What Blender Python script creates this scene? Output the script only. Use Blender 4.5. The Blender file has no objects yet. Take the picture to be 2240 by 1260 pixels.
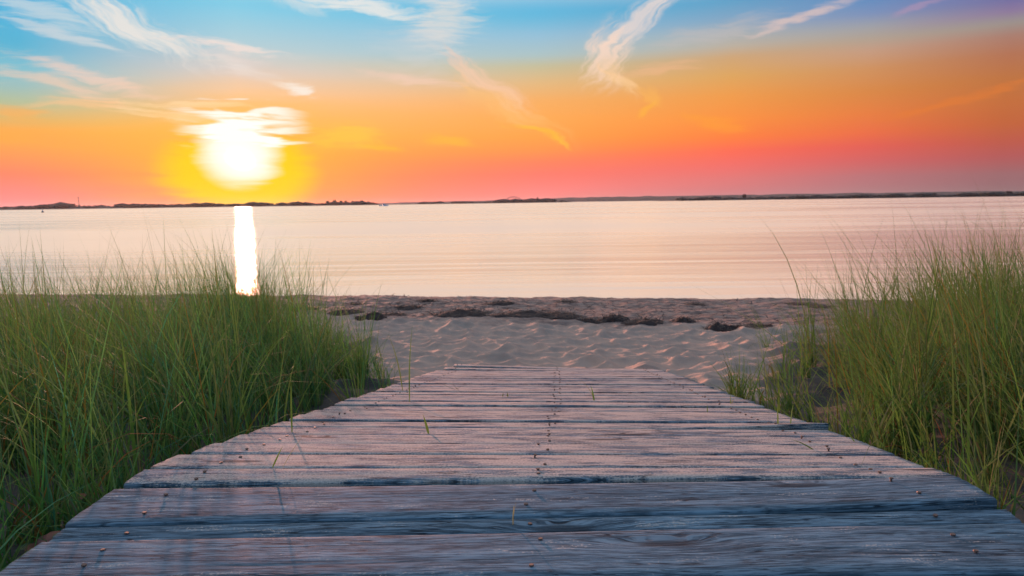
import bpy, bmesh, math, random
import numpy as np
from mathutils import Matrix, Vector

random.seed(7)
rng = np.random.default_rng(11)
S = bpy.context.scene
C = S.collection
R = math.radians

# ------------------------------------------------------------------ camera
CAM_H = 0.6
cam_d = bpy.data.cameras.new('camera')
cam_d.lens = 24.0
cam_d.sensor_width = 36.0
cam_d.clip_start = 0.02
cam_d.clip_end = 30000
cam_d.dof.use_dof = True
cam_d.dof.focus_distance = 1.7
cam_d.dof.aperture_fstop = 8.0
cam = bpy.data.objects.new('camera', cam_d)
C.objects.link(cam)
PITCH = math.atan2(187, 1493)
cam.matrix_world = (Matrix.Translation((0, 0, CAM_H)) @ Matrix.Rotation(math.pi / 2 - PITCH, 4, 'X')
                    @ Matrix.Rotation(R(-0.77), 4, 'Z'))
S.camera = cam

# ------------------------------------------------------------------ node helper
class NB:
    def __init__(self, tree):
        self.t = tree
        self.n = tree.nodes
        self.l = tree.links
    def new(self, typ, **kw):
        nd = self.n.new(typ)
        for k, v in kw.items():
            setattr(nd, k, v)
        return nd
    def put(self, sock, v):
        if v is None:
            return
        if isinstance(v, bpy.types.NodeSocket):
            self.l.new(v, sock)
        else:
            if isinstance(v, (tuple, list)) and len(v) == 3 and sock.type == 'RGBA':
                v = (*v, 1.0)
            sock.default_value = v
    def m(self, op, a, b=None, c=None, clamp=False):
        nd = self.new('ShaderNodeMath', operation=op, use_clamp=clamp)
        for s, v in zip(nd.inputs, (a, b, c)):
            self.put(s, v)
        return nd.outputs[0]
    def mix(self, f, a, b, blend='MIX'):
        nd = self.new('ShaderNodeMix', data_type='RGBA', blend_type=blend)
        self.put(nd.inputs[0], f)
        self.put(nd.inputs[6], a)
        self.put(nd.inputs[7], b)
        return nd.outputs[2]
    def noise(self, vec, scale, detail=2.0, rough=0.5, dist=0.0, dim='3D'):
        nd = self.new('ShaderNodeTexNoise', noise_dimensions=dim)
        self.put(nd.inputs['Vector'], vec)
        nd.inputs['Scale'].default_value = scale
        nd.inputs['Detail'].default_value = detail
        nd.inputs['Roughness'].default_value = rough
        nd.inputs['Distortion'].default_value = dist
        return nd.outputs[0]
    def mapr(self, v, a, b, c=0.0, d=1.0, smooth=True):
        nd = self.new('ShaderNodeMapRange', interpolation_type='SMOOTHSTEP' if smooth else 'LINEAR')
        for s, x in zip(nd.inputs, (v, a, b, c, d)):
            self.put(s, x)
        return nd.outputs[0]
    def vmul(self, v, k):
        nd = self.new('ShaderNodeVectorMath', operation='MULTIPLY')
        self.put(nd.inputs[0], v)
        self.put(nd.inputs[1], k)
        return nd.outputs[0]
    def vadd(self, v, k):
        nd = self.new('ShaderNodeVectorMath', operation='ADD')
        self.put(nd.inputs[0], v)
        self.put(nd.inputs[1], k)
        return nd.outputs[0]
    def xyz(self, x, y, z):
        nd = self.new('ShaderNodeCombineXYZ')
        for s, v in zip(nd.inputs, (x, y, z)):
            self.put(s, v)
        return nd.outputs[0]
    def sep(self, v):
        nd = self.new('ShaderNodeSeparateXYZ')
        self.put(nd.inputs[0], v)
        return nd.outputs
    def ramp(self, f, stops):
        nd = self.new('ShaderNodeValToRGB')
        self.put(nd.inputs[0], f)
        e = nd.color_ramp.elements
        while len(e) > 1:
            e.remove(e[-1])
        e[0].position = stops[0][0]
        e[0].color = (*stops[0][1], 1)
        for p, c in stops[1:]:
            k = e.new(p)
            k.color = (*c, 1)
        return nd.outputs[0]

def lin(c):
    out = []
    for v in c:
        v /= 255.0
        out.append(v / 12.92 if v <= 0.04045 else ((v + 0.055) / 1.055) ** 2.4)
    return tuple(out)

# ------------------------------------------------------------------ sky (world)
SUN_AZ, SUN_EL = -21.3, 3.2
world = bpy.data.worlds.new('World')
S.world = world
world.use_nodes = True
w = NB(world.node_tree)
w.n.clear()
wo = w.new('ShaderNodeOutputWorld')
tc = w.new('ShaderNodeTexCoord')
dvec = w.new('ShaderNodeVectorMath', operation='NORMALIZE')
w.l.new(tc.outputs['Generated'], dvec.inputs[0])
dx, dy, dz = w.sep(dvec.outputs[0])
el = w.m('MULTIPLY', w.m('ARCSINE', dz), 57.29578)
az = w.m('MULTIPLY', w.m('ARCTAN2', dx, dy), 57.29578)
tt = w.m('SQRT', w.m('MAXIMUM', w.m('DIVIDE', el, 90.0), 0.0))
ZEN = [(22, 78, 176, 220), (35, 60, 164, 214), (60, 46, 146, 206), (90, 40, 138, 200)]
ZENR = [(18, 96, 122, 180), (26, 76, 138, 194), (40, 58, 152, 208), (60, 46, 146, 206), (90, 40, 138, 200)]
COLS = [
 (-34.6, [(0.38,232,135,142), (1.46,250,130,125), (2.38,255,128,105), (3.29,255,145,95), (4.20,255,160,85), (5.26,250,170,82), (6.01,222,180,110), (7.06,178,190,155), (8.09,150,190,190), (9.27,120,190,208), (10.72,80,178,212), (13.27,75,178,220)] + ZEN),
 (-21.1, [(0.21,255,122,100), (2.13,255,140,85), (3.87,255,160,80), (5.58,255,180,90), (7.27,253,190,120), (8.61,245,200,160), (10.26,215,205,200), (11.87,175,205,215), (14.71,125,203,230)] + ZEN),
 (2.4, [(0.27,240,135,135), (1.21,255,130,125), (2.33,255,122,108), (3.26,255,130,95), (4.19,255,148,80), (5.29,255,162,75), (6.74,255,170,85), (8.18,248,175,100), (9.60,227,185,130), (10.82,198,190,155), (11.68,172,195,198), (13.04,150,192,215), (14.38,105,185,220), (15.70,75,180,222)] + ZEN),
 (17.6, [(0.23,195,128,135), (1.67,225,120,120), (2.73,242,110,105), (3.80,253,108,85), (4.85,255,128,65), (6.24,252,145,65), (7.96,240,155,75), (9.48,222,165,95), (10.81,207,165,120), (11.64,187,175,160), (12.45,168,175,178), (13.58,130,165,195), (14.85,95,160,200)] + ZEN),
 (27.1, [(0.25,168,125,130), (1.59,186,115,120), (2.75,212,100,100), (3.74,228,95,85), (4.72,236,110,70), (6.02,232,125,65), (7.62,217,135,70), (9.21,207,145,95), (10.46,196,155,130), (11.23,177,160,145), (12.00,160,160,165), (12.90,125,145,185), (13.80,100,140,190)] + ZENR),
 (35.3, [(0.11,135,110,115), (1.48,156,105,110), (2.70,180,90,90), (3.60,190,90,75), (4.80,195,100,60), (6.29,196,110,60), (7.76,190,115,65), (9.21,180,115,85), (10.36,170,125,110), (11.21,155,145,140), (11.91,140,120,155), (12.61,115,110,160)] + ZENR),
 (120.0, [(0.2,92,98,116), (4,104,106,130), (9,104,116,150), (14,92,126,168), (22,80,140,190), (35,62,148,202), (60,46,146,206), (90,40,138,200)]),
]
def ramp_of(stops):
    return w.ramp(tt, [(math.sqrt(e / 90.0), lin(c)) for e, *c in stops])
base = ramp_of(COLS[0][1])
for (a0, _), (a1, st) in zip(COLS[:-1], COLS[1:]):
    base = w.mix(w.mapr(az, a0, a1, smooth=False), base, ramp_of(st))
back = ramp_of(COLS[-1][1])
base = w.mix(w.mapr(az, -60.0, -130.0), base, back)
base = w.mix(w.mapr(az, 60.0, 130.0), base, back)

# warped angles shared by every cloud
warp = w.new('ShaderNodeTexNoise', noise_dimensions='2D')
w.put(warp.inputs['Vector'], w.xyz(w.m('MULTIPLY', az, 0.16), w.m('MULTIPLY', el, 0.42), 0.0))
warp.inputs['Scale'].default_value = 1.0
warp.inputs['Detail'].default_value = 5.0
wr, wg, wb = w.sep(warp.outputs['Color'])
azw = w.m('MULTIPLY_ADD', w.m('SUBTRACT', wr, 0.5), 3.4, az)
elw = w.m('MULTIPLY_ADD', w.m('SUBTRACT', wg, 0.5), 1.5, el)
streak = w.noise(w.xyz(w.m('MULTIPLY_ADD', elw, 0.25, w.m('MULTIPLY', azw, 0.32)), w.m('MULTIPLY', elw, 3.4), 3.0), 1.0, 8.0, 0.64)
streak = w.mapr(streak, 0.30, 0.66)
def fibre(ang, fa, fb, z):
    c_, s_ = math.cos(R(ang)), math.sin(R(ang))
    a_ = w.m('MULTIPLY_ADD', azw, c_ * fa, w.m('MULTIPLY', elw, s_ * fa))
    b_ = w.m('MULTIPLY_ADD', elw, c_ * fb, w.m('MULTIPLY', azw, -s_ * fb))
    return w.mapr(w.noise(w.xyz(a_, b_, z), 1.0, 8.0, 0.64), 0.30, 0.66)
fib_up = fibre(48, 0.35, 1.7, 21.0)
fib_dn = fibre(-34, 0.35, 1.9, 27.0)
WISPS = [(-28.15,12.81,4.74,0.81,-22,0.80,238,230,222), (-32.76,12.73,3.23,0.45,-15,0.50,225,225,222), (-32.34,11.55,4.21,0.26,-12,0.55,225,222,220), (-21.60,11.73,3.92,0.21,-5,0.80,238,222,215), (-21.63,11.18,3.21,0.29,-4,0.40,230,215,210), (-12.01,15.17,5.25,0.34,-6,0.75,238,234,228), (-5.22,14.27,2.67,1.60,0,0.65,228,222,215), (-7.10,12.57,3.43,1.52,0,0.25,220,215,215), (-2.01,9.83,3.64,0.58,-35,0.60,250,205,178), (-0.18,7.68,4.60,0.61,-30,0.40,255,196,120), (2.24,5.66,2.38,0.19,-22,0.65,255,196,55), (10.32,14.14,4.34,0.76,40,0.70,238,218,208), (7.81,11.35,2.28,1.06,70,0.65,252,216,192), (8.73,9.76,1.71,0.49,-45,0.55,255,208,155), (11.27,8.27,1.35,0.34,-35,0.40,255,190,90), (11.00,7.22,1.21,0.19,30,0.45,255,186,60), (12.32,10.29,3.00,0.30,3,0.30,255,190,150), (22.00,13.15,3.38,0.21,12,0.65,228,198,188), (16.10,12.72,4.42,0.44,10,0.35,205,190,185), (-16.81,9.00,1.54,0.37,-15,0.90,246,242,236), (-30.94,9.11,4.94,0.33,-14,0.60,242,208,192), (-33.12,8.49,4.18,0.35,-14,0.60,238,204,182), (-31.36,7.26,2.95,0.39,5,0.55,248,196,146), (-24.07,7.52,4.55,0.14,-2,0.60,255,226,184), (-20.72,10.43,2.15,0.36,-12,0.50,232,224,220), (-7.91,10.06,4.18,0.30,-6,0.45,248,208,190), (32.51,6.49,4.85,0.19,11,0.40,232,126,48), (-13.50,5.35,2.80,0.60,0,0.60,255,208,75), (-10.28,4.72,1.70,0.23,-3,0.60,255,192,55), (-4.91,5.08,2.10,0.31,-6,0.55,255,190,60), (-25.04,6.79,3.82,0.28,-4,0.70,255,226,185), (-35.32,6.41,2.19,0.25,-8,0.50,255,172,80), (-35.70,4.77,2.49,0.31,-5,0.35,255,172,70), (29.98,13.02,1.66,0.13,12,0.40,190,150,175), (-16.81,15.30,2.20,0.37,-20,0.40,230,228,225), (16.26,5.96,2.21,0.37,-12,0.40,255,165,50),
 (-44,9.5,6,0.5,-10,0.5,240,206,186), (-48,14,7,0.8,-16,0.6,232,226,222), (-41,12.6,4,0.4,-12,0.5,228,224,220), (46,8,6,0.3,10,0.35,214,120,70), (44,12,5,0.3,12,0.3,180,140,160)]
for a0, e0, L, wd, ang, st, *c in WISPS:
    st = min(.9, st * 1.05)
    ca, sa = math.cos(R(ang)), math.sin(R(ang))
    u = w.m('SUBTRACT', azw, a0)
    v = w.m('SUBTRACT', elw, e0)
    p = w.m('MULTIPLY', w.m('MULTIPLY_ADD', u, ca, w.m('MULTIPLY', v, sa)), 1.0 / L)
    q = w.m('MULTIPLY', w.m('MULTIPLY_ADD', v, ca, w.m('MULTIPLY', u, -sa)), 1.0 / (wd * 1.35 + 0.03))
    r2 = w.m('MULTIPLY_ADD', p, p, w.m('MULTIPLY', q, q))
    g = w.m('EXPONENT', w.m('MULTIPLY', r2, -1.0))
    g = w.m('MULTIPLY', w.mapr(w.m('ADD', g, w.m('MULTIPLY', w.m('SUBTRACT', fib_up if ang >= 25 else (fib_dn if ang <= -19 else streak), 0.5), 0.60)), 0.08, 1.10), w.mapr(g, 0.0, 0.35))
    base = w.mix(w.m('MULTIPLY', g, st), base, lin(c))
# unseen high cirrus above the view, made overbright to lift the water's reflection
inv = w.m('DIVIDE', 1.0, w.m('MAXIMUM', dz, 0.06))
fill_veil = w.noise(w.xyz(w.m('MULTIPLY', w.m('MULTIPLY', dx, inv), 0.55), w.m('MULTIPLY', w.m('MULTIPLY', dy, inv), 1.3), 7.0), 1.0, 6.0, 0.6, 0.6)
vf = w.m('MULTIPLY', w.mapr(fill_veil, 0.30, 0.54), w.m('MULTIPLY', w.m('MULTIPLY', w.mapr(el, 14.6, 20.0), w.mapr(el, 50.0, 26.0, 0.10, 1.0)), w.mapr(w.m('ABSOLUTE', w.m('SUBTRACT', az, -15.0)), 130.0, 62.0, 0.15, 1.0)))
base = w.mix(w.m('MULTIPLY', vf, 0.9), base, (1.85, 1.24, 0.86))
# glow round the sun, broken by thin flat cloud
sst = w.mapr(w.noise(w.xyz(w.m('MULTIPLY', az, 0.17), w.m('MULTIPLY', el, 1.35), 11.0), 1.0, 3.0, 0.5, 0.4), 0.30, 0.70)
wob = w.m('SUBTRACT', sst, 0.5)
sx = w.m('MULTIPLY_ADD', wob, 0.5, w.m('SUBTRACT', az, SUN_AZ))
def blob(cx, cy, rx, ry, wv):
    a_ = w.m('DIVIDE', w.m('SUBTRACT', sx, cx), rx)
    b_ = w.m('DIVIDE', w.m('MULTIPLY_ADD', wob, wv, w.m('SUBTRACT', el, cy)), ry)
    return w.m('MULTIPLY_ADD', a_, a_, w.m('MULTIPLY', b_, b_))
halo = w.m('EXPONENT', w.m('MULTIPLY', blob(0, 3.6, 9.0, 4.0, 1.2), -1.0))
base = w.mix(w.m('MULTIPLY', halo, 0.68), base, lin((255, 182, 50)))
gold = w.m('MULTIPLY', w.mapr(blob(0, 2.7, 5.7, 3.7, 0.5), 1.36, 0.32), w.mapr(w.m('MULTIPLY_ADD', wob, 3.0, el), 7.4, 4.6))
base = w.mix(gold, base, lin((255, 203, 0)))
w1 = w.mapr(blob(0.35, 6.1, 3.7, 1.05, -2.2), 2.2, 0.05)
w2 = w.mapr(blob(0.0, 3.9, 2.1, 1.75, -0.4), 2.9, 0.0)
wh = w.m('MULTIPLY_ADD', w1, 0.95, w2, clamp=True)
base = w.mix(wh, base, (1.06, 1.03, 0.97))
base = w.mix(w.mapr(blob(0, 3.6, 1.2, 1.0, 0), 1.0, 0.1), base, (1.5, 1.45, 1.35))
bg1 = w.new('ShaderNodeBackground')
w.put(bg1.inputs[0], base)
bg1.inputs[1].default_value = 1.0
skyn = w.new('ShaderNodeTexSky', sky_type='NISHITA', sun_disc=False)
skyn.sun_elevation = R(SUN_EL)
skyn.sun_rotation = R(SUN_AZ)
bg2 = w.new('ShaderNodeBackground')
w.l.new(skyn.outputs[0], bg2.inputs[0])
bg2.inputs[1].default_value = 0.003
ad = w.new('ShaderNodeAddShader')
w.l.new(bg1.outputs[0], ad.inputs[0])
w.l.new(bg2.outputs[0], ad.inputs[1])
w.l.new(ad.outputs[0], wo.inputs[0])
world.cycles.sampling_method = 'MANUAL'
world.cycles.sample_map_resolution = 1024

# ------------------------------------------------------------------ sun lamp
sd = bpy.data.lights.new('sun', 'SUN')
sd.energy = 5.0
sd.angle = R(0.9)
sd.color = (1.0, 0.43, 0.32)
sun = bpy.data.objects.new('sun', sd)
C.objects.link(sun)
sdir = Vector((math.sin(R(SUN_AZ)) * math.cos(R(SUN_EL)), math.cos(R(SUN_AZ)) * math.cos(R(SUN_EL)), math.sin(R(SUN_EL))))
sun.rotation_euler = sdir.to_track_quat('Z', 'Y').to_euler()
sun.location = sdir * 50

vs = S.view_settings
vs.view_transform = 'Standard'
vs.look = 'None'
vs.exposure = 0.0
vs.gamma = 1.0
vs.use_curve_mapping = False
S.render.engine = 'CYCLES'
S.cycles.use_denoising = True
S.cycles.max_bounces = 8
S.cycles.diffuse_bounces = 3
S.cycles.glossy_bounces = 3
S.cycles.transmission_bounces = 4
S.cycles.volume_bounces = 0
S.cycles.sample_clamp_indirect = 6.0

# ------------------------------------------------------------------ object helpers
def tag(o, label=None, cat=None, group=None, kind=None):
    if label: o['label'] = label
    if cat: o['category'] = cat
    if group: o['group'] = group
    if kind: o['kind'] = kind
    return o

def link(name, me, parent=None):
    o = bpy.data.objects.new(name, me)
    C.objects.link(o)
    if parent is not None:
        o.parent = parent
    return o

def empty(name, loc=(0, 0, 0)):
    o = bpy.data.objects.new(name, None)
    o.location = loc
    o.empty_display_size = 0.1
    C.objects.link(o)
    return o

def mesh_np(name, V, F, mat=None, smooth=True, attrs=None, uv=None):
    """V (n,3); F list of arrays (m,k) all the same k, or one array."""
    me = bpy.data.meshes.new(name)
    V = np.ascontiguousarray(V, dtype=np.float32)
    F = np.ascontiguousarray(F, dtype=np.int32)
    k = F.shape[1]
    me.vertices.add(len(V))
    me.vertices.foreach_set('co', V.ravel())
    me.loops.add(F.size)
    me.loops.foreach_set('vertex_index', F.ravel())
    me.polygons.add(len(F))
    me.polygons.foreach_set('loop_start', np.arange(0, F.size, k, dtype=np.int32))
    if smooth:
        me.polygons.foreach_set('use_smooth', np.ones(len(F), dtype=bool))
    for an, av in (attrs or {}).items():
        a = me.color_attributes.new(an, 'FLOAT_COLOR', 'POINT')
        av = np.asarray(av, dtype=np.float32)
        if av.shape[1] == 3:
            av = np.hstack([av, np.ones((len(av), 1), np.float32)])
        a.data.foreach_set('color', av.ravel())
    if uv is not None:
        u = me.uv_layers.new(name='UVMap')
        u.data.foreach_set('uv', np.ascontiguousarray(uv[F.ravel()], dtype=np.float32).ravel())
    me.update(calc_edges=True)
    me.validate()
    if mat:
        me.materials.append(mat)
    return me

def bm_mesh(name, bm, mat=None, smooth=False):
    me = bpy.data.meshes.new(name)
    bm.to_mesh(me)
    bm.free()
    if smooth:
        me.polygons.foreach_set('use_smooth', np.ones(len(me.polygons), dtype=bool))
    if mat:
        me.materials.append(mat)
    return me

def _hash(ix, iy, seed):
    n = (ix.astype(np.int64) * 374761393 + iy.astype(np.int64) * 668265263 + seed * 974634777) & 0x7fffffff
    n = ((n ^ (n >> 13)) * 1274126177) & 0x7fffffff
    n = (n ^ (n >> 16)) & 0x7fffffff
    return n / float(0x7fffffff)

def vnoise(x, y, seed=0):
    x = np.asarray(x, float); y = np.asarray(y, float)
    ix = np.floor(x); iy = np.floor(y)
    fx = x - ix; fy = y - iy
    fx = fx * fx * (3 - 2 * fx); fy = fy * fy * (3 - 2 * fy)
    a = _hash(ix, iy, seed); b = _hash(ix + 1, iy, seed)
    c = _hash(ix, iy + 1, seed); d = _hash(ix + 1, iy + 1, seed)
    return (a * (1 - fx) + b * fx) * (1 - fy) + (c * (1 - fx) + d * fx) * fy

def fbm(x, y, seed=0, oct=4, gain=0.5):
    t = 0.0; amp = 1.0; tot = 0.0
    for i in range(oct):
        t = t + amp * vnoise(np.asarray(x) * 2 ** i, np.asarray(y) * 2 ** i, seed + i * 17)
        tot += amp; amp *= gain
    return t / tot - 0.5

def sstep(x, a, b):
    t = np.clip((np.asarray(x, float) - a) / (b - a), 0, 1)
    return t * t * (3 - 2 * t)

# ------------------------------------------------------------------ materials
def new_mat(name):
    m = bpy.data.materials.new(name)
    m.use_nodes = True
    nb = NB(m.node_tree)
    nb.n.clear()
    out = nb.new('ShaderNodeOutputMaterial')
    return m, nb, out

def principled(nb, out, **kw):
    p = nb.new('ShaderNodeBsdfPrincipled')
    for k, v in kw.items():
        nb.put(p.inputs[k.replace('_', ' ')], v)
    nb.l.new(p.outputs[0], out.inputs[0])
    return p

def simple_mat(name, col, rough=0.6, metal=0.0, var=0.25, scale=8.0):
    m, nb, out = new_mat(name)
    co = nb.new('ShaderNodeTexCoord').outputs['Object']
    n = nb.noise(co, scale, 4.0, 0.6)
    c = nb.mix(n, tuple(v * (1 - var) for v in col), tuple(min(1, v * (1 + var)) for v in col))
    principled(nb, out, Base_Color=c, Roughness=rough, Metallic=metal)
    return m

def bump(nb, h, strength, dist):
    b = nb.new('ShaderNodeBump')
    b.inputs['Strength'].default_value = strength
    b.inputs['Distance'].default_value = dist
    nb.put(b.inputs['Height'], h)
    return b.outputs[0]

# weathered plank: UV in metres, u along the grain
def wood_mat():
    m, nb, out = new_mat('weathered_wood')
    uv = nb.new('ShaderNodeUVMap').outputs[0]
    rnd = nb.new('ShaderNodeObjectInfo').outputs['Random']
    off = nb.xyz(nb.m('MULTIPLY', rnd, 37.0), nb.m('MULTIPLY', rnd, 91.0), 0.0)
    p0 = nb.vadd(uv, off)
    wv = nb.new('ShaderNodeTexNoise', noise_dimensions='2D')
    nb.put(wv.inputs['Vector'], nb.vmul(p0, (2.2, 7.0, 1)))
    wv.inputs['Scale'].default_value = 1.0
    wv.inputs['Detail'].default_value = 3.0
    wob = nb.m('MULTIPLY', nb.m('SUBTRACT', wv.outputs[0], 0.5), 0.022)
    vo = nb.new('ShaderNodeTexVoronoi', voronoi_dimensions='2D', feature='F1')
    nb.put(vo.inputs['Vector'], nb.vmul(p0, (1.25, 6.2, 1)))
    vo.inputs['Scale'].default_value = 1.0
    vr, vg, vb = nb.sep(vo.outputs['Color'])
    isk = nb.m('GREATER_THAN', vr, 0.62)
    kd2 = nb.m('MULTIPLY', vo.outputs['Distance'], vo.outputs['Distance'])
    swirl = nb.m('MULTIPLY', isk, nb.m('EXPONENT', nb.m('MULTIPLY', kd2, -38.0)))
    wob = nb.m('ADD', wob, nb.m('MULTIPLY', swirl, 0.03))
    knot = nb.m('MULTIPLY', isk, nb.mapr(nb.m('ADD', vo.outputs['Distance'], nb.m('MULTIPLY', nb.m('SUBTRACT', wv.outputs[0], 0.5), 0.12)), 0.10, 0.05))
    p = nb.vadd(p0, nb.xyz(0.0, wob, 0.0))
    g1 = nb.noise(nb.vmul(p, (7.0, 150.0, 1)), 1.0, 5.0, 0.65, dim='2D')
    g2 = nb.noise(nb.vmul(p, (22.0, 430.0, 1)), 1.0, 3.0, 0.6, dim='2D')
    g3 = nb.noise(nb.vmul(p, (1.6, 26.0, 1)), 1.0, 5.0, 0.65, dim='2D')
    patch = nb.noise(nb.vmul(p0, (5.0, 24.0, 1)), 1.0, 7.0, 0.70, dim='2D')
    fine = nb.noise(nb.vmul(p0, (170.0, 240.0, 1)), 1.0, 5.0, 0.75, dim='2D')
    grain = nb.m('ADD', nb.m('MULTIPLY', g1, 0.6), nb.m('MULTIPLY', g2, 0.4))
    grain_m = nb.mapr(grain, 0.40, 0.58)
    bare = nb.mix(grain_m, (0.078, 0.114, 0.138), (0.245, 0.33, 0.375))
    bare = nb.mix(nb.mapr(g3, 0.62, 0.40), bare, nb.mix(grain_m, (0.058, 0.088, 0.108), (0.18, 0.245, 0.285)))
    # wind-blown sand lying in the grain
    amt = nb.new('ShaderNodeAttribute', attribute_type='OBJECT', attribute_name='sandiness').outputs['Fac']
    sfac = nb.m('ADD', nb.m('MULTIPLY', patch, 1.0), nb.m('MULTIPLY', nb.m('SUBTRACT', grain, 0.5), 0.55))
    sfac = nb.m('ADD', sfac, nb.m('MULTIPLY', nb.m('SUBTRACT', fine, 0.5), 0.6))
    thr = nb.m('SUBTRACT', 0.80, nb.m('MULTIPLY', amt, 0.46))
    sm = nb.mapr(nb.m('SUBTRACT', sfac, thr), -0.06, 0.10)
    sandc = nb.mix(nb.mapr(fine, 0.3, 0.7), (0.43, 0.335, 0.265), (0.72, 0.585, 0.475))
    col = nb.mix(nb.m('MULTIPLY', sm, 0.86), bare, sandc)
    crk = nb.noise(nb.vmul(p, (2.4, 62.0, 1)), 1.0, 3.0, 0.5, dim='2D')
    crack = nb.mapr(nb.m('ABSOLUTE', nb.m('SUBTRACT', crk, 0.5)), 0.022, 0.005)
    gate = nb.mapr(nb.noise(nb.vmul(p, (2.6, 11.0, 1)), 1.0, 2.0, 0.5, dim='2D'), 0.45, 0.56)
    crack = nb.m('MULTIPLY', crack, gate)
    crk2 = nb.noise(nb.vmul(p, (5.5, 130.0, 1)), 1.0, 2.0, 0.5, dim='2D')
    crack = nb.m('MAXIMUM', crack, nb.m('MULTIPLY', nb.mapr(nb.m('ABSOLUTE', nb.m('SUBTRACT', crk2, 0.5)), 0.026, 0.010), nb.mapr(patch, 0.54, 0.40, 0.0, 0.8)))
    col = nb.mix(nb.m('MULTIPLY', knot, 0.75), col, (0.03, 0.034, 0.04))
    col = nb.mix(nb.m('MULTIPLY', crack, 0.9), col, (0.016, 0.02, 0.026))
    h = nb.m('ADD', nb.m('MULTIPLY', grain, 0.7), nb.m('MULTIPLY', nb.m('SUBTRACT', 1.0, crack), 0.8))
    h = nb.m('ADD', h, nb.m('MULTIPLY', fine, 0.10))
    nrm = bump(nb, h, 0.6, 0.003)
    rgh = nb.m('ADD', 0.78, nb.m('MULTIPLY', sm, 0.15))
    principled(nb, out, Base_Color=col, Roughness=rgh, Normal=nrm, Specular_IOR_Level=0.09)
    return m

def sand_mat():
    m, nb, out = new_mat('beach_sand')
    co = nb.new('ShaderNodeTexCoord').outputs['Object']
    at = nb.new('ShaderNodeVertexColor', layer_name='ground').outputs[0]
    r, g, b = nb.new('ShaderNodeSeparateColor').outputs[:3] if False else (None, None, None)
    sc = nb.new('ShaderNodeSeparateColor')
    nb.l.new(at, sc.inputs[0])
    litter, wrack, wet = sc.outputs[0], sc.outputs[1], sc.outputs[2]
    fine = nb.noise(co, 420.0, 2.0, 0.7)
    mid = nb.noise(co, 9.0, 5.0, 0.6)
    sand = nb.mix(nb.mapr(fine, 0.3, 0.7), (0.46, 0.275, 0.19), (0.67, 0.43, 0.305))
    sand = nb.mix(nb.m('MULTIPLY', nb.mapr(mid, 0.35, 0.7), 0.35), sand, (0.36, 0.22, 0.155))
    bits = nb.noise(nb.vmul(co, (5.0, 13.0, 13.0)), 1.0, 6.0, 0.72)
    sand = nb.mix(nb.m('MULTIPLY', wrack, 0.75), sand, (0.38, 0.225, 0.165))
    sand = nb.mix(nb.m('MULTIPLY', wrack, nb.mapr(bits, 0.42, 0.58)), sand, (0.13, 0.075, 0.058))
    sand = nb.mix(nb.m('MULTIPLY', wet, 0.6), sand, (0.14, 0.105, 0.09))
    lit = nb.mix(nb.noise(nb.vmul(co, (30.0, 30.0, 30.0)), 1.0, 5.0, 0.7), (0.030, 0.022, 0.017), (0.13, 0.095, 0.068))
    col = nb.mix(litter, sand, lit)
    h = nb.m('ADD', nb.m('MULTIPLY', mid, 0.5), nb.m('MULTIPLY', fine, 0.06))
    h = nb.m('ADD', h, nb.m('MULTIPLY', nb.m('MULTIPLY', wrack, bits), 1.4))
    principled(nb, out, Base_Color=col, Roughness=0.9, Normal=bump(nb, h, 0.5, 0.03))
    return m

def grass_mat(name, trans):
    m, nb, out = new_mat(name)
    at = nb.new('ShaderNodeVertexColor', layer_name='tint').outputs[0]
    p = nb.new('ShaderNodeBsdfPrincipled')
    nb.put(p.inputs['Base Color'], at)
    p.inputs['Roughness'].default_value = 0.6
    p.inputs['Specular IOR Level'].default_value = 0.12
    t = nb.new('ShaderNodeBsdfTranslucent')
    nb.put(t.inputs[0], nb.mix(0.5, at, (0.17, 0.46, 0.09), 'MIX'))
    mx = nb.new('ShaderNodeMixShader')
    mx.inputs[0].default_value = trans
    nb.l.new(p.outputs[0], mx.inputs[1])
    nb.l.new(t.outputs[0], mx.inputs[2])
    nb.l.new(mx.outputs[0], out.inputs[0])
    return m

def water_mat():
    m, nb, out = new_mat('sea_water')
    co = nb.new('ShaderNodeTexCoord').outputs['Object']
    n1 = nb.noise(nb.vmul(co, (0.16, 1.5, 1.0)), 1.0, 3.0, 0.5, 0.3)
    n2 = nb.noise(nb.vmul(co, (0.03, 0.33, 1.0)), 1.0, 3.0, 0.55, 0.4)
    n3 = nb.noise(nb.vmul(co, (0.8, 6.0, 1.0)), 1.0, 2.0, 0.5)
    h = nb.m('ADD', nb.m('MULTIPLY', n1, 0.06), nb.m('MULTIPLY', n2, 0.17))
    h = nb.m('ADD', h, nb.m('MULTIPLY', n3, 0.008))
    nrm = bump(nb, h, 1.0, 1.0)
    calm = nb.noise(nb.vmul(co, (0.012, 0.07, 1.0)), 1.0, 4.0, 0.6)
    oy = nb.sep(co)[1]
    rgh = nb.m('MULTIPLY', nb.mapr(calm, 0.35, 0.65, 0.24, 0.33), nb.mapr(oy, 13.0, 70.0, 0.95, 1.0))
    g = nb.new('ShaderNodeBsdfAnisotropic', distribution='BECKMANN')
    nb.put(g.inputs['Color'], (1.0, 0.915, 0.81))  # peach put into the gloss colour to warm the reflected sky
    nb.put(g.inputs['Roughness'], rgh)
    nb.put(g.inputs['Normal'], nrm)
    g.inputs['Anisotropy'].default_value = 0.62
    nb.put(g.inputs['Tangent'], nb.xyz(1.0, 0.0, 0.0))
    df = nb.new('ShaderNodeBsdfDiffuse')
    nb.put(df.inputs['Color'], (0.55, 0.47, 0.42))
    mx = nb.new('ShaderNodeMixShader')
    mx.inputs[0].default_value = 0.9
    nb.l.new(df.outputs[0], mx.inputs[1])
    nb.l.new(g.outputs[0], mx.inputs[2])
    nb.l.new(mx.outputs[0], out.inputs[0])
    return m

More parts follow.
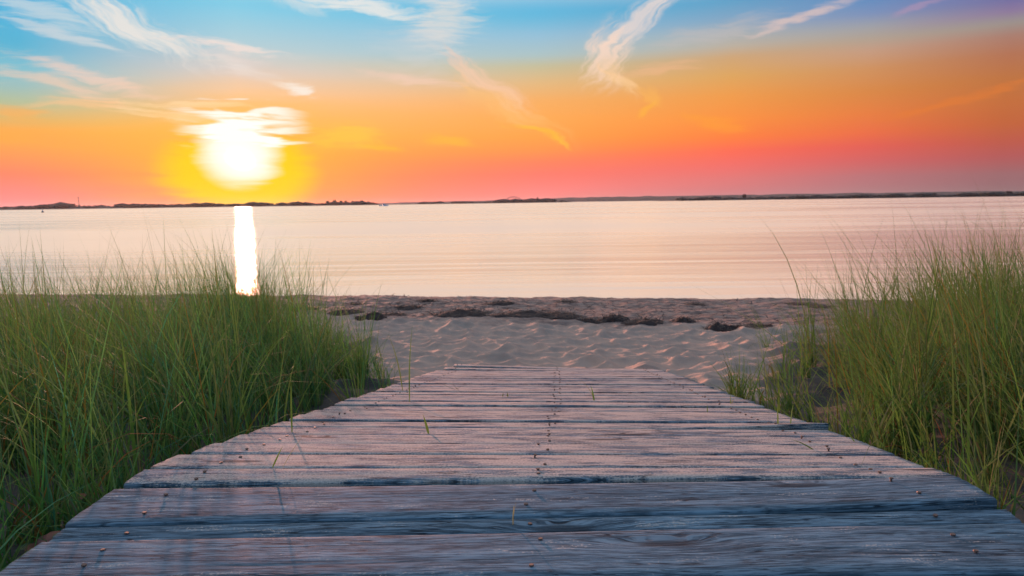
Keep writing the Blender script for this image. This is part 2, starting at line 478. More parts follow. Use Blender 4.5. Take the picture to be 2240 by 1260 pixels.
M = {
    'wood': wood_mat(), 'sand': sand_mat(), 'water': water_mat(),
    'grass': grass_mat('beach_grass_blade', 0.36),
    'nail': simple_mat('rusty_nail', (0.16, 0.105, 0.085), 0.55, 0.6, 0.5, 300.0),
    'weed': simple_mat('dried_seaweed', (0.055, 0.028, 0.020), 0.85, 0.0, 0.6, 30.0),
    'wood_under': simple_mat('stringer_wood', (0.10, 0.09, 0.085), 0.85, 0.0, 0.4, 12.0),
    'far_wood': simple_mat('far_foliage', (0.040, 0.045, 0.035), 0.9, 0.0, 0.5, 0.05),
    'far_land': simple_mat('far_ground', (0.075, 0.07, 0.055), 0.95, 0.0, 0.4, 0.02),
    'far_sand': simple_mat('far_beach', (0.32, 0.27, 0.23), 0.95, 0.0, 0.3, 0.02),
    'bark': simple_mat('bark', (0.05, 0.042, 0.035), 0.9, 0.0, 0.4, 2.0),
    'white': simple_mat('boat_paint', (0.62, 0.63, 0.66), 0.35, 0.0, 0.05, 2.0),
    'dark': simple_mat('dark_paint', (0.03, 0.035, 0.05), 0.4, 0.0, 0.2, 2.0),
    'glass': simple_mat('dark_glass', (0.02, 0.03, 0.04), 0.1, 0.0, 0.1, 2.0),
    'steel': simple_mat('bridge_steel', (0.13, 0.13, 0.14), 0.6, 0.3, 0.2, 0.3),
    'leaf': simple_mat('leaf_green', (0.045, 0.075, 0.022), 0.5, 0.0, 0.4, 30.0),
    'leaf_red': simple_mat('leaf_red', (0.20, 0.045, 0.02), 0.5, 0.0, 0.4, 30.0),
    'twig': simple_mat('dry_twig', (0.36, 0.25, 0.17), 0.8, 0.0, 0.3, 60.0),
    'twig_dark': simple_mat('dark_twig', (0.06, 0.04, 0.03), 0.8, 0.0, 0.3, 60.0),
}

# ------------------------------------------------------------------ the boardwalk's line
TR = math.tan(R(10.5))
HINGE = 1.464
YAW = R(4.0)
def axis_x(y):
    return 0.045 + 0.066 * (np.asarray(y, float) - 1.42) * (np.asarray(y) > 1.42)
def half_w(y):
    return np.interp(y, [1.3, 1.5, 5.4], [0.905, 0.905, 0.865])
def deck_z(x, y):
    s = np.cos(YAW) * np.asarray(y, float) + np.sin(YAW) * np.asarray(x, float) - HINGE
    k = 0.03
    return -TR * 0.5 * (s + np.sqrt(s * s + k * k)) + TR * 0.5 * k * 0.3
END_Y = 5.33

# ------------------------------------------------------------------ the beach: one sheet
PY = np.array([-400, -20, 0.6, 1.4, 2.6, 4.0, 5.0, 5.6, 7.0, 8.7, 10.0, 11.4, 12.2, 13.5, 16, 25, 60, 8000.])
PZ = np.array([-.22, -.22, -.21, -.23, -.40, -.60, -.735, -.80, -.885, -.965, -1.0, -1.035, -1.10, -1.32, -1.55, -2.2, -4, -8])
_fy = np.linspace(-25, 62, 3481)
_fz = np.interp(_fy, PY, PZ)
_k = np.hanning(29); _k /= _k.sum()
_fz = np.convolve(np.pad(_fz, 14, 'edge'), _k, 'valid')
def base_z(x, y):
    z = np.where(y < 61, np.interp(y, _fy, _fz), np.interp(y, PY, PZ))
    z = z - 0.020 * np.clip(x, -9, 9) * sstep(y, 7.5, 11.0) * (1 - sstep(y, 13, 20))
    return z

CELL = 0.27
def pits(x, y):
    """footprint hollows with sharp crests between them"""
    wx = x + 0.10 * fbm(x * 3.1, y * 3.1, 5, 3) * 2
    wy = y + 0.10 * fbm(x * 3.1, y * 3.1, 9, 3) * 2
    gx = wx / CELL; gy = wy / (CELL * 0.86)
    ix = np.floor(gx); iy = np.floor(gy)
    best = np.full(np.shape(x), 9.0)
    for a in (-1, 0, 1):
        for b in (-1, 0, 1):
            cx = ix + a; cy = iy + b
            px = cx + 0.12 + 0.76 * _hash(cx, cy, 3)
            py = cy + 0.12 + 0.76 * _hash(cx, cy, 4)
            dep = 0.55 * _hash(cx, cy, 8)
            d = (gx - px) ** 2 + (gy - py) ** 2 + dep * 0.3
            best = np.minimum(best, d)
    return np.minimum(best, 1.0)

def ground_z(x, y):
    x = np.asarray(x, float); y = np.asarray(y, float)
    z = base_z(x, y)
    # broad lumps
    z = z + 0.05 * fbm(x * 0.7, y * 0.7, 21, 3) * sstep(y, 1.0, 4.0) * (1 - sstep(y, 14, 20))
    yw = y + 0.22 * np.clip(x, -3.5, 5)
    amp = 0.12 * sstep(y, 2.4, 3.8) * (1 - sstep(yw, 8.6, 9.3)) + 0.022 * sstep(yw, 8.4, 9.4) * (1 - sstep(y, 12.0, 13.2)) + 0.012 * (1 - sstep(y, 2.4, 3.8))
    near = (np.abs(x) < 14) & (y > -2) & (y < 16)
    p = np.zeros_like(z)
    if near.any():
        p[near] = pits(x[near], y[near])
    z = z + amp * (p - 0.30)
    rough = sstep(yw, 8.8, 9.6) * (1 - sstep(y, 12.2, 13.4))
    z = z + rough * 0.085 * (np.maximum(fbm(x * 1.6, y * 2.6, 31, 4), -0.08))
    z = z + rough * 0.03 * fbm(x * 7, y * 9, 33, 3)
    # little sand drift against the right foot of the ramp
    dx_ = (x - 1.55) / 0.55; dy_ = (y - 4.7) / 0.8
    z = z + 0.07 * np.exp(-(dx_ ** 2 + dy_ ** 2))
    # keep clear below the boards
    hw = half_w(np.clip(y, 0, 5.4))
    ins = (np.abs(x - axis_x(np.clip(y, 0, 6))) < hw + 0.02) & (y < END_Y + 0.02)
    lim = deck_z(x, y) - np.interp(y, [-5, 2, 4.5, END_Y], [0.15, 0.13, 0.075, 0.05])
    z = np.where(ins, np.minimum(z, lim), z)
    return z

def graded(parts):
    out = [np.array([parts[0][0]])]
    for a, b, st in parts:
        n = max(1, int(round((b - a) / st)))
        out.append(np.linspace(a, b, n + 1)[1:])
    return np.concatenate(out)
xs = graded([(-6500, -400, 900), (-400, -60, 60), (-60, -16, 6), (-16, -7, 0.3), (-7, 7, 0.028), (7, 16, 0.3), (16, 60, 6), (60, 400, 60), (400, 6500, 900)])
ys = graded([(-400, -20, 60), (-20, -1, 1.5), (-1, 2.4, 0.08), (2.4, 9.6, 0.027), (9.6, 13.4, 0.035), (13.4, 20, 0.5), (20, 60, 5), (60, 400, 60), (400, 6500, 900)])
X, Y = np.meshgrid(xs, ys)
Z = ground_z(X, Y)
nx, ny = len(xs), len(ys)
idx = np.arange(nx * ny).reshape(ny, nx)
F = np.stack([idx[:-1, :-1], idx[:-1, 1:], idx[1:, 1:], idx[1:, :-1]], -1).reshape(-1, 4)
def zone_edge_left(y):
    e = axis_x(y) - half_w(np.clip(y, 0, 5.4)) - 0.05
    return np.where(y < 4.1, e, np.minimum(e, -0.62 - (y - 4.1) * 0.33))
def zone_edge_right(y):
    e = axis_x(y) + half_w(np.clip(y, 0, 5.4)) + 0.05
    return np.where(y < 3.5, e, np.maximum(e, 1.08 + (y - 3.5) * 0.44))
nz = fbm(X * 1.7, Y * 1.7, 41, 3)
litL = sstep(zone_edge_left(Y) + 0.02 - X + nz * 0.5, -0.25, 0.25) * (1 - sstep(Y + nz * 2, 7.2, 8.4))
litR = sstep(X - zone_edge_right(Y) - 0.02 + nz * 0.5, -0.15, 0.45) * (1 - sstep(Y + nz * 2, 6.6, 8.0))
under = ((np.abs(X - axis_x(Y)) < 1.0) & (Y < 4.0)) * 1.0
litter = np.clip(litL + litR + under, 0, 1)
wrack = sstep(Y + 0.22 * np.clip(X, -3.5, 5) + nz * 1.0, 8.7, 9.3) * (1 - sstep(Y, 13.2, 14)) * 0.85
wet = sstep(Y, 12.4, 13.4)
col = np.stack([litter, wrack, wet], -1).reshape(-1, 3)
ground = link('beach', mesh_np('beach', np.stack([X, Y, Z], -1).reshape(-1, 3), F, M['sand'], True, {'ground': col}))
tag(ground, 'pale trampled sand sloping from the boardwalk down to the water', kind='structure')

# ------------------------------------------------------------------ sea
SEA = -1.3
wx = graded([(-6500, -100, 800), (-100, 100, 20), (100, 6500, 800)])
wy = graded([(11.0, 100, 10), (100, 6500, 800)])
WX, WY = np.meshgrid(wx, wy)
i2 = np.arange(WX.size).reshape(WX.shape)
F2 = np.stack([i2[:-1, :-1], i2[:-1, 1:], i2[1:, 1:], i2[1:, :-1]], -1).reshape(-1, 4)
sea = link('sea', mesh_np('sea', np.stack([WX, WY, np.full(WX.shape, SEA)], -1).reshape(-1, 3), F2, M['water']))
tag(sea, 'calm pale bay water reflecting the sunset', kind='structure')

# ------------------------------------------------------------------ far shores
def hit(px, dist):
    """x on the line of sight through the horizon at a bearing given in degrees"""
    return math.tan(R(px)) * dist

def land_strip(name, label, pts, depth, mat, seed, rough=0.25):
    """pts: (x, y, crest height) along the shore; a low rounded bank with real depth"""
    pts = np.array(pts, float)
    n = 260
    s = np.linspace(0, 1, n)
    q = np.linspace(0, 1, len(pts))
    px, py, ph = (np.interp(s, q, pts[:, i]) for i in range(3))
    ph = 1.1 * ph * (1 + rough * 2 * fbm(s * 60, s * 0 + seed, seed, 4))
    prof = [(0.0, -0.15), (0.03, 0.12), (0.10, 0.55), (0.3, 1.0), (0.7, 0.9), (1.0, -0.15)]
    V = []
    for k, (d, hh) in enumerate(prof):
        jit = 1 + 0.3 * fbm(s * 45, s * 0 + k * 7.3, seed + k, 3)
        V.append(np.stack([px, py + depth * d, SEA + np.maximum(ph * hh * (jit if 0 < k < 5 else 1), -0.6 if hh < 0 else 0)], -1))
    V = np.concatenate(V)
    ii = np.arange(len(V)).reshape(len(prof), n)
    Fq = np.stack([ii[:-1, :-1], ii[:-1, 1:], ii[1:, 1:], ii[1:, :-1]], -1).reshape(-1, 4)
    o = link(name, mesh_np(name, V, Fq, mat))
    tag(o, label, kind='structure')
    return o

DL, DM, DR, DH = 2000.0, 2200.0, 1900.0, 5200.0
B = lambda deg, d: math.tan(R(deg)) * d
land_strip('far_shore', 'low dark wooded shore under the sun', [(B(-50, DL), DL, 8), (B(-36, DL), DL, 6), (B(-28, DL), DL, 5), (B(-21, DL), DL, 4.5), (B(-14, DL), DL, 4.5), (B(-11, DL), DL, 1.5), (B(-10.2, DL), DL, 0.4)], 260, M['far_land'], 3)
land_strip('far_spit', 'thin dark spit in the middle of the bay', [(B(-11.5, DM), DM, 1.5), (B(-6, DM), DM, 4), (B(-3, DM), DM, 3), (B(0, DM), DM, 7), (B(2.5, DM), DM, 6), (B(3.8, DM), DM, 1.5), (B(4.5, DM), DM, 0.3)], 220, M['far_land'], 5)
land_strip('far_marsh', 'dark marshy shore at the right with low trees', [(B(13, DR), DR, 0.4), (B(14.5, DR), DR, 3), (B(20, DR), DR, 3.5), (B(28, DR), DR, 4), (B(36, DR), DR, 4.5), (B(50, DR), DR, 6)], 260, M['far_land'], 8)
land_strip('far_hills', 'long bluish hills behind the right shore', [(B(-14, DH), DH, 3), (B(-9, DH), DH, 14), (B(-2, DH), DH, 17), (B(5, DH), DH, 31), (B(14, DH), DH, 34), (B(24, DH), DH, 35), (B(33, DH), DH, 35), (B(45, DH), DH, 32)], 700, M['far_land'], 12, 0.08)

ICO = None
def ico_lump(sub=1):
    bm = bmesh.new()
    bmesh.ops.create_icosphere(bm, subdivisions=sub, radius=1.0)
    V = np.array([v.co[:] for v in bm.verts]); Fc = np.array([[v.index for v in f.verts] for f in bm.faces])
    bm.free()
    return V, Fc
IV, IF = ico_lump(1)

def lumps(name, centres, radii, mat, seed):
    """many leafy crowns joined into one far-off wood"""
    r = np.random.default_rng(seed)
    Vs, Fs, o = [], [], 0
    for c, rad in zip(centres, radii):
        jit = 1 + 0.35 * (r.random((len(IV), 1)) - 0.5) * 2
        Vs.append(IV * jit * np.asarray(rad) + np.asarray(c)); Fs.append(IF + o); o += len(IV)
    return mesh_np(name, np.concatenate(Vs), np.concatenate(Fs), mat, False)

def wood(name, label, d, spans, seed):
    r = np.random.default_rng(seed)
    cs, rs = [], []
    for a0, a1, n, h0, h1 in spans:
        for k in range(n):
            a = r.uniform(a0, a1); h = 1.25 * r.uniform(h0, h1) * (0.6 + 0.8 * (vnoise(a * 2.3, seed, seed)))
            dd = d + r.uniform(15, 110)
            cs.append((B(a, dd), dd, SEA + h * 0.55)); rs.append((h * r.uniform(1.0, 2.2), h * .8, h * .44))
    return tag(link(name, lumps(name, cs, rs, M['far_wood'], seed)), label, 'woods', kind='stuff')
wood('far_woods', 'dark far-off wood along the shore below the sun', DL, [(-50, -28, 420, 5, 10), (-28, -17, 260, 4, 8.5), (-17, -11, 120, 4, 8), (-33.2, -32.6, 14, 10, 13)], 51)
wood('spit_woods', 'dark low scrub on the thin spit in the middle', DM, [(-7.2, -5.8, 40, 7, 9), (-5, -1, 90, 3, 5), (-1, 3.4, 140, 6, 9.5), (3.4, 5, 20, 2, 4)], 52)
wood('marsh_woods', 'dark scrub and trees along the right shore', DR, [(14, 15.6, 50, 5, 8), (16.5, 24, 190, 3.5, 7), (24, 37, 420, 5, 9), (37, 50, 260, 5, 9)], 53)

# single trees that stand out on the far shores
def make_crown(seed, rx, rz, dens=130):
    r = np.random.default_rng(seed)
    V, Fq, o = [], [], 0
    for k in range(dens):
        d = r.normal(size=3); d /= np.linalg.norm(d)
        c = d * r.uniform(0.25, 0.95) * np.array([rx, rx, rz])
        s = rx * r.uniform(0.16, 0.34)
        a = r.normal(size=3); a /= np.linalg.norm(a)
        b = np.cross(a, d + 0.01); b /= np.linalg.norm(b)
        n = np.cross(a, b)
        V += [c + s * a, c + s * b, c - s * a, c - s * b, c + s * 0.6 * n]
        Fq += [[o, o + 1, o + 4], [o + 1, o + 2, o + 4], [o + 2, o + 3, o + 4], [o + 3, o, o + 4]]
        o += 5
    return mesh_np('crown', np.array(V), np.array(Fq), M['far_wood'], False)
def make_trunk(h, r0):
    bm = bmesh.new()
    bmesh.ops.create_cone(bm, cap_ends=True, segments=8, radius1=r0, radius2=r0 * 0.5, depth=h)
    for v in bm.verts:
        v.co.z += h / 2
    for ang in (0.6, 2.7, 4.6):
        bmesh.ops.create_cone(bm, cap_ends=True, segments=5, radius1=r0 * 0.4, radius2=r0 * 0.15, depth=h * 0.5,
                              matrix=Matrix.Translation((math.cos(ang) * h * .14, math.sin(ang) * h * .14, h * .98)) @ Matrix.Rotation(0.6, 4, Vector((-math.sin(ang), math.cos(ang), 0))))
    return bm_mesh('trunk', bm, M['bark'])
crowns = [make_crown(71, 1.0, 0.95), make_crown(72, 1.0, 1.15), make_crown(73, 1.0, 0.6)]
trunk_me = make_trunk(1.0, 0.12)
TREES = [  # bearing, distance, base height, crown radius, tree height, crown kind, label, group
 (18.75, DR + 40, 2.5, 7.0, 17.5, 0, 'round-topped tree standing alone above the right far shore', None),
 (2.22, DM + 40, 5.0, 4.4, 18.0, 1, 'narrow upright tree on the spit right of the arched bridge', None),
 (1.45, DM + 50, 5.0, 7.5, 11.5, 2, 'broad low tree on the spit between bridge and narrow upright tree', None),
 (-14.9, DL + 60, 3.5, 7.0, 15.0, 0, 'leftmost of the row of dark trees right of the sun', 'row of trees on the far shore'),
 (-14.35, DL + 60, 3.5, 7.4, 18.0, 1, 'tallest of the row of dark trees right of the sun', 'row of trees on the far shore'),
 (-13.85, DL + 70, 3.5, 5.6, 15.0, 0, 'squat tree just right of the tallest in the far row', 'row of trees on the far shore'),
 (-13.5, DL + 70, 3.5, 5.2, 15.0, 1, 'slim tree near the middle of the far row, before its gap', 'row of trees on the far shore'),
 (-12.95, DL + 50, 3.0, 5.0, 14.0, 1, 'small tree standing apart in the gap of the far row', 'row of trees on the far shore'),
 (-12.2, DL + 60, 3.0, 9.0, 13.5, 2, 'wide domed tree at the right end of the far row', 'row of trees on the far shore'),
 (22.6, DR + 60, 3.0, 5.5, 12.5, 1, 'lone small tree on the right shore, past the round-topped one', None),
 (31.6, DR + 60, 3.5, 6.5, 14.0, 0, 'bushy tree on the right shore behind the grass tips', None),
 (35.9, DR + 40, 4.0, 11.0, 15.0, 2, 'broad dark tree at the far right end of the shore', None),
 (-32.9, DL + 40, 4.5, 6.0, 14.5, 1, 'small tree poking up from the far left woods', None),
]
for deg, d, bh, cr, th, kd, lab, grp in TREES:
    t = tag(empty('tree', (B(deg, d), d, SEA + bh * 0.6)), lab, 'tree', grp)
    hgt = th - bh * 0.6
    tr = link('trunk', trunk_me, t)
    tr.scale = (hgt * 0.5, hgt * 0.5, hgt * 0.55)
    c = link('crown', crowns[kd], t)
    rz = cr * (0.95, 1.15, 0.6)[kd]
    c.scale = (cr * 0.92, cr * 0.92, cr)
    c.location = (0, 0, hgt - rz * 0.95)

def box(bm, x0, x1, y0, y1, z0, z1):
    vs_ = [bm.verts.new((x, y, z)) for z in (z0, z1) for y in (y0, y1) for x in (x0, x1)]
    for f in ((0, 2, 3, 1), (4, 5, 7, 6), (0, 1, 5, 4), (2, 6, 7, 3), (0, 4, 6, 2), (1, 3, 7, 5)):
        bm.faces.new([vs_[i] for i in f])

# arched bridge
br = tag(empty('arch_bridge', (B(0.22, DM + 90), DM + 90, SEA)), 'grey arched bridge rising behind the low spit', 'bridge')
def arch_mesh(y0, y1, zb, span, rise, th):
    bm = bmesh.new(); n = 20
    ring = []
    for k in range(n + 1):
        u = k / n * 2 - 1
        x = u * span / 2; z = zb + rise * (1 - u * u)
        ring.append([bm.verts.new((x, y, z + dz_)) for y, dz_ in ((y0, 0), (y1, 0), (y1, th), (y0, th))])
    for a, b in zip(ring[:-1], ring[1:]):
        for q in range(4):
            bm.faces.new((a[q], a[(q + 1) % 4], b[(q + 1) % 4], b[q]))
    return bm_mesh('arch', bm, M['steel'])
for y0 in (-5.0, 4.0):
    link('arch', arch_mesh(y0, y0 + 1.2, 7.5, 60, 12.0, 1.8), br)
    for k in range(1, 12):
        bm = bmesh.new()
        u = k / 12 * 2 - 1
        box(bm, u * 30 - .25, u * 30 + .25, y0 + .3, y0 + .8, 8.2, 7.6 + 12.0 * (1 - u * u))
        link('hanger', bm_mesh('hanger', bm, M['steel']), br)
bm = bmesh.new(); box(bm, -75, 75, -6, 6, 6.2, 7.6)
link('deck', bm_mesh('deck', bm, M['steel']), br)
for xp in (-60, -31, 31, 60):
    bm = bmesh.new(); box(bm, xp - 1.6, xp + 1.6, -5, 5, -2, 6.2)
    link('pier', bm_mesh('pier', bm, M['steel']), br)

# radio mast on the left shore
ms = tag(empty('radio_mast', (B(-32.1, DL + 80), DL + 80, SEA + 3)), 'thin radio mast above the woods far left', 'mast')
bm = bmesh.new()
for a in range(3):
    ca_, sa_ = math.cos(a * 2.0944), math.sin(a * 2.0944)
    box(bm, ca_ - .17, ca_ + .17, sa_ - .17, sa_ + .17, 0, 34)
for k in range(12):
    box(bm, -1.0, 1.0, -.12, .12, k * 2.8 + 1, k * 2.8 + 1.25)
link('lattice', bm_mesh('lattice', bm, M['steel']), ms)
bm = bmesh.new(); box(bm, -2.6, 2.6, -2, 2, 0, 9)
link('base_hut', bm_mesh('base_hut', bm, M['steel']), ms)

# motor boat
bt = tag(empty('motor_boat', (B(-10.45, 700), 700, SEA)), 'small pale motor boat crossing the far bay', 'boat')
bt.rotation_euler = (0, 0, R(12))
bm = bmesh.new(); rings = []
for xh, hw_, zk, zt in ((-4.3, 1.25, -.3, .95), (-2, 1.4, -.45, 1.0), (1, 1.35, -.4, 1.15), (3, .85, -.2, 1.4), (4.5, .06, .5, 1.65)):
    rings.append([bm.verts.new(p) for p in ((xh, -hw_, zt), (xh, -hw_ * .85, zk + .45), (xh, 0, zk), (xh, hw_ * .85, zk + .45), (xh, hw_, zt))])
for a, b in zip(rings[:-1], rings[1:]):
    for q in range(5):
        bm.faces.new((a[q], a[(q + 1) % 5], b[(q + 1) % 5], b[q]))
bm.faces.new(rings[0]); bm.faces.new(rings[-1][::-1])
link('hull', bm_mesh('hull', bm, M['white']), bt)
bm = bmesh.new()
vv = [bm.verts.new(p) for p in ((-1.6, -1, 1.0), (1.9, -.9, 1.15), (1.9, .9, 1.15), (-1.6, 1, 1.0), (-1.4, -.85, 2.35), (.7, -.8, 2.35), (.7, .8, 2.35), (-1.4, .85, 2.35))]
for f in ((4, 5, 6, 7), (0, 1, 5, 4), (1, 2, 6, 5), (2, 3, 7, 6), (3, 0, 4, 7), (3, 2, 1, 0)):
    bm.faces.new([vv[i] for i in f])
link('cabin', bm_mesh('cabin', bm, M['white']), bt)
for sy_ in (-1, 1):
    bm = bmesh.new()
    box(bm, -1.1, .6, sy_ * .98 - .03, sy_ * .98 + .03, 1.5, 2.05)
    link('window', bm_mesh('window', bm, M['glass']), bt)
bm = bmesh.new(); box(bm, -4.8, -4.3, -.3, .3, -.2, 1.4)
link('outboard_motor', bm_mesh('outboard_motor', bm, M['dark']), bt)

# mooring buoy
bu = tag(empty('buoy', (B(-34.25, 350), 350, SEA)), 'small dark buoy with a white top on the left water', 'buoy')
bm = bmesh.new()
bmesh.ops.create_uvsphere(bm, u_segments=14, v_segments=9, radius=.6)
for v in bm.verts:
    v.co.z = v.co.z * .75 + .28
link('float', bm_mesh('float', bm, M['dark'], True), bu)
bm = bmesh.new()
bmesh.ops.create_cone(bm, cap_ends=True, segments=12, radius1=.34, radius2=.16, depth=.75, matrix=Matrix.Translation((0, 0, 1.0)))
link('top', bm_mesh('top', bm, M['white'], True), bu)

# ------------------------------------------------------------------ boardwalk: planks and nails
bw = tag(empty('boardwalk', (0.045, 1.42, 0.0)), 'weathered grey plank boardwalk sloping down onto the sand', 'boardwalk')
BW0 = Vector((0.045, 1.42, 0.0))

def nail_mesh(raise_, seed):
    bm = bmesh.new()
    r = .0044
    bmesh.ops.create_cone(bm, cap_ends=True, segments=12, radius1=r, radius2=r * .86, depth=.0022, matrix=Matrix.Translation((0, 0, raise_ + .0011)) @ Matrix.Rotation(0.12 if raise_ > .001 else 0.03, 4, 'X'))
    bmesh.ops.create_cone(bm, cap_ends=False, segments=8, radius1=.0022, radius2=.0022, depth=raise_ + .006, matrix=Matrix.Translation((0, 0, raise_ / 2 - .003)))
    return bm_mesh('nail', bm, M['nail'])
NAILS = [nail_mesh(.0002, 0), nail_mesh(.0016, 1), nail_mesh(.006, 2)]

def psi(y):
    return np.interp(y, [1.45, 2.1, 4.2, 4.9, 5.3], [0.0, R(-2.6), R(-3.2), R(-5.0), R(-7.5)])

def plank(y0, y1, p0, p1, sand=0.5, dz=0.0, tilt=0.0, twist=0.0, ends=(0, 0), thick=.038, seed=0, label=None, wave=.0025, res=(96, 18), lift=None):
    """one board between the seam lines at y0 and y1 (taken at the deck's centre line), p0/p1 = their directions"""
    nx_, nv = res
    u = np.linspace(-1, 1, nx_ + 1)
    v = np.concatenate([[0, .008, .025, .07], np.linspace(.14, .86, nv - 7), [.93, .975, .992, 1.0]])
    U, Vv = np.meshgrid(u, v)
    yc = (y0 + y1) / 2
    hw = float(half_w(yc))
    xc = float(axis_x(yc))
    left, right = -hw + ends[0], hw + ends[1]
    endj = 0.006 * fbm(v * 9, v * 0 + seed, seed, 3)
    L = (left + (right - left) * (U + 1) / 2) + (endj[:, None] * (np.abs(U) > .999))
    e0 = y0 + L * math.tan(p0) + wave * 2 * (fbm(L * 2.3 + seed * 3.1, L * 0 + seed, seed + 2, 4))
    e1 = y1 + L * math.tan(p1) + wave * 2 * (fbm(L * 2.3 + seed * 5.7, L * 0 + seed + .5, seed + 5, 4))
    Yp = e0 + (e1 - e0) * Vv
    Xp = xc + L - (Yp - yc) * math.tan(YAW) * 0
    Zp = deck_z(Xp, Yp) + dz + tilt * (Vv - .5) * (y1 - y0) + twist * L * (Vv - .5) * (y1 - y0)
    if lift is not None:
        Zp = Zp + lift(L, Vv)
    wdt = (y1 - y0)
    dd = np.minimum(Vv, 1 - Vv) * wdt
    Zp = Zp - 0.0032 * np.exp(-dd / 0.0022) - 0.0016 * np.exp(-dd / 0.010)
    # worn relief that follows the grain
    sc = np.clip(dd / .012, 0, 1)
    gl = fbm(L * 1.3 + seed * 7.7, Vv * wdt * 95 + seed * 3.3, seed + 9, 3)
    Zp = Zp + sc * (.0022 * gl + .0016 * fbm(L * 2 + seed, Vv * wdt * 22 + seed, seed + 14, 3))
    co = np.stack([Xp, Yp, Zp], -1)
    nr, nc = co.shape[:2]
    top = co.reshape(-1, 3)
    ii = np.arange(nr * nc).reshape(nr, nc)
    Fq = [np.stack([ii[:-1, :-1], ii[:-1, 1:], ii[1:, 1:], ii[1:, :-1]], -1).reshape(-1, 4)]
    uvt = np.stack([L, Vv * wdt], -1).reshape(-1, 2)
    # skirt: the four sides and the underside
    loop = np.concatenate([ii[0, :], ii[1:, -1], ii[-1, -2::-1], ii[-2:0:-1, 0]])
    low = top[loop].copy()
    low[:, 2] -= thick
    base_i = len(top)
    nl = len(loop)
    li = np.arange(nl)
    Fq.append(np.stack([loop[li], base_i + li, base_i + (li + 1) % nl, loop[(li + 1) % nl]], -1))
    Vall = np.vstack([top, low])
    uvl = uvt[loop].copy(); uvl[:, 1] += .05
    uva = np.vstack([uvt, uvl])
    # underside strip, front row to back row
    fr = base_i + np.arange(nc)
    bk = base_i + (nc - 1) + (nr - 1) + np.arange(nc)[::-1]
    Fq.append(np.stack([fr[:-1], bk[:-1], bk[1:], fr[1:]], -1))
    org = np.array([xc, yc, float(deck_z(xc, yc)) + dz])
    me = mesh_np('plank', Vall - org, np.concatenate(Fq), M['wood'], True, None, uva)
    o = link('plank', me, bw)
    o.location = Vector(org) - BW0
    o['sandiness'] = float(sand)
    if label:
        o['label'] = label
    # nails: three rows over the stringers
    rr_ = random.Random(seed)
    if yc > 0.85:
        for xr in NAIL_X(yc):
            n_ = 2 if wdt > .07 else 1
            for k in range(n_):
                vv_ = (.27 + .46 * k if n_ == 2 else .5) + rr_.uniform(-.09, .09)
                lx = xr - xc + rr_.uniform(-.014, .014)
                iu = int(np.clip(round((lx - left) / (right - left) * nx_), 1, nx_ - 1))
                iv = int(np.argmin(np.abs(v - vv_)))
                pt = co[iv, iu]
                kd = 0 if rr_.random() < .55 else (1 if rr_.random() < .8 else 2)
                nl_ = link('nail', NAILS[kd], o)
                nl_.location = Vector(pt - org) + Vector((0, 0, .0006))
                nl_.rotation_euler = (rr_.uniform(-.1, .1) - (R(10.5) if yc > 1.47 else 0), rr_.uniform(-.12, .12), rr_.uniform(0, 6.28))
    return o

def NAIL_X(y):
    return (float(np.interp(y, [1.3, 1.8, 3.3, 5.3], [-.73, -.68, -.555, -.42])),
            float(np.interp(y, [1.1, 1.42, 3.0, 5.3], [.025, .045, .20, .35])),
            float(np.interp(y, [1.2, 1.4, 2.1, 5.3], [.785, .80, .84, 1.0])))

# landing boards, from behind the viewer up to the crown of the ramp
yb = -1.2
k = 0
while yb < 0.83:
    plank(yb + .004, yb + .146, 0, 0, .35, seed=200 + k, res=(40, 12)); yb += .15; k += 1
plank(0.857, 1.020, 0, 0, .24, seed=301, label='wide nearest board crossing the bottom edge')
plank(1.033, 1.190, 0.0, 0.012, .24, seed=302, label='wide blue-grey board with swirling grain', wave=.003)
plank(1.196, 1.250, 0.014, 0.012, .26, dz=-.004, seed=303, ends=(.004, 0.0), label='narrow sunken strip of board between two wide ones', wave=.005, tilt=.10)
plank(1.256, 1.404, 0.016, -.004, .28, dz=.001, seed=304, ends=(0.0, -.008), label='warped board with a long split and raised right end', wave=.004,
      lift=lambda L, V: .012 * np.clip((L - .25) / .6, 0, 1) ** 2 * (1 - .3 * V))
plank(1.428, 1.521, 0.0, -.004, .72, seed=305, ends=(0.0, .01), wave=.004)
ysm = 1.521
k = 0
while ysm < END_Y - .1:
    y1 = ysm + .152
    big = (k % 2 == 1) or rng.random() < .18
    gap = rng.uniform(.012, .019) if big else rng.uniform(.002, .005)
    last = y1 >= END_Y - .1
    lift = None
    dzp = rng.uniform(-.003, .003)
    ends = (rng.uniform(-.007, .008), rng.uniform(-.008, .007))
    lab = None
    if last:
        lift = lambda L, V: .030 * np.clip((.35 - L) / 1.2, 0, 1)
        ends = (.10, -.06); lab = 'last board of the ramp, its left end lifted off the sand'
    elif y1 >= END_Y - .26:
        lift = lambda L, V: .012 * np.clip((.1 - L) / 1.0, 0, 1)
        ends = (.05, -.02)
    elif k == 4:
        lift = lambda L, V: .020 * np.clip((L - .35) / .5, 0, 1) ** 1.5 * (1.0 - .8 * V)
        lab = 'board with a lifted, splintered right end'
    plank(ysm + gap * .5, y1 - gap * .5, float(psi(ysm)), float(psi(y1)), rng.uniform(.64, .88) if k > 0 else .8, dzp, rng.uniform(-.03, .03),
          0.0, ends, seed=320 + k, wave=rng.uniform(.0018, .0035), res=(84, 13) if ysm < 3 else (56, 11), label=lab, lift=lift)
    ysm = y1; k += 1
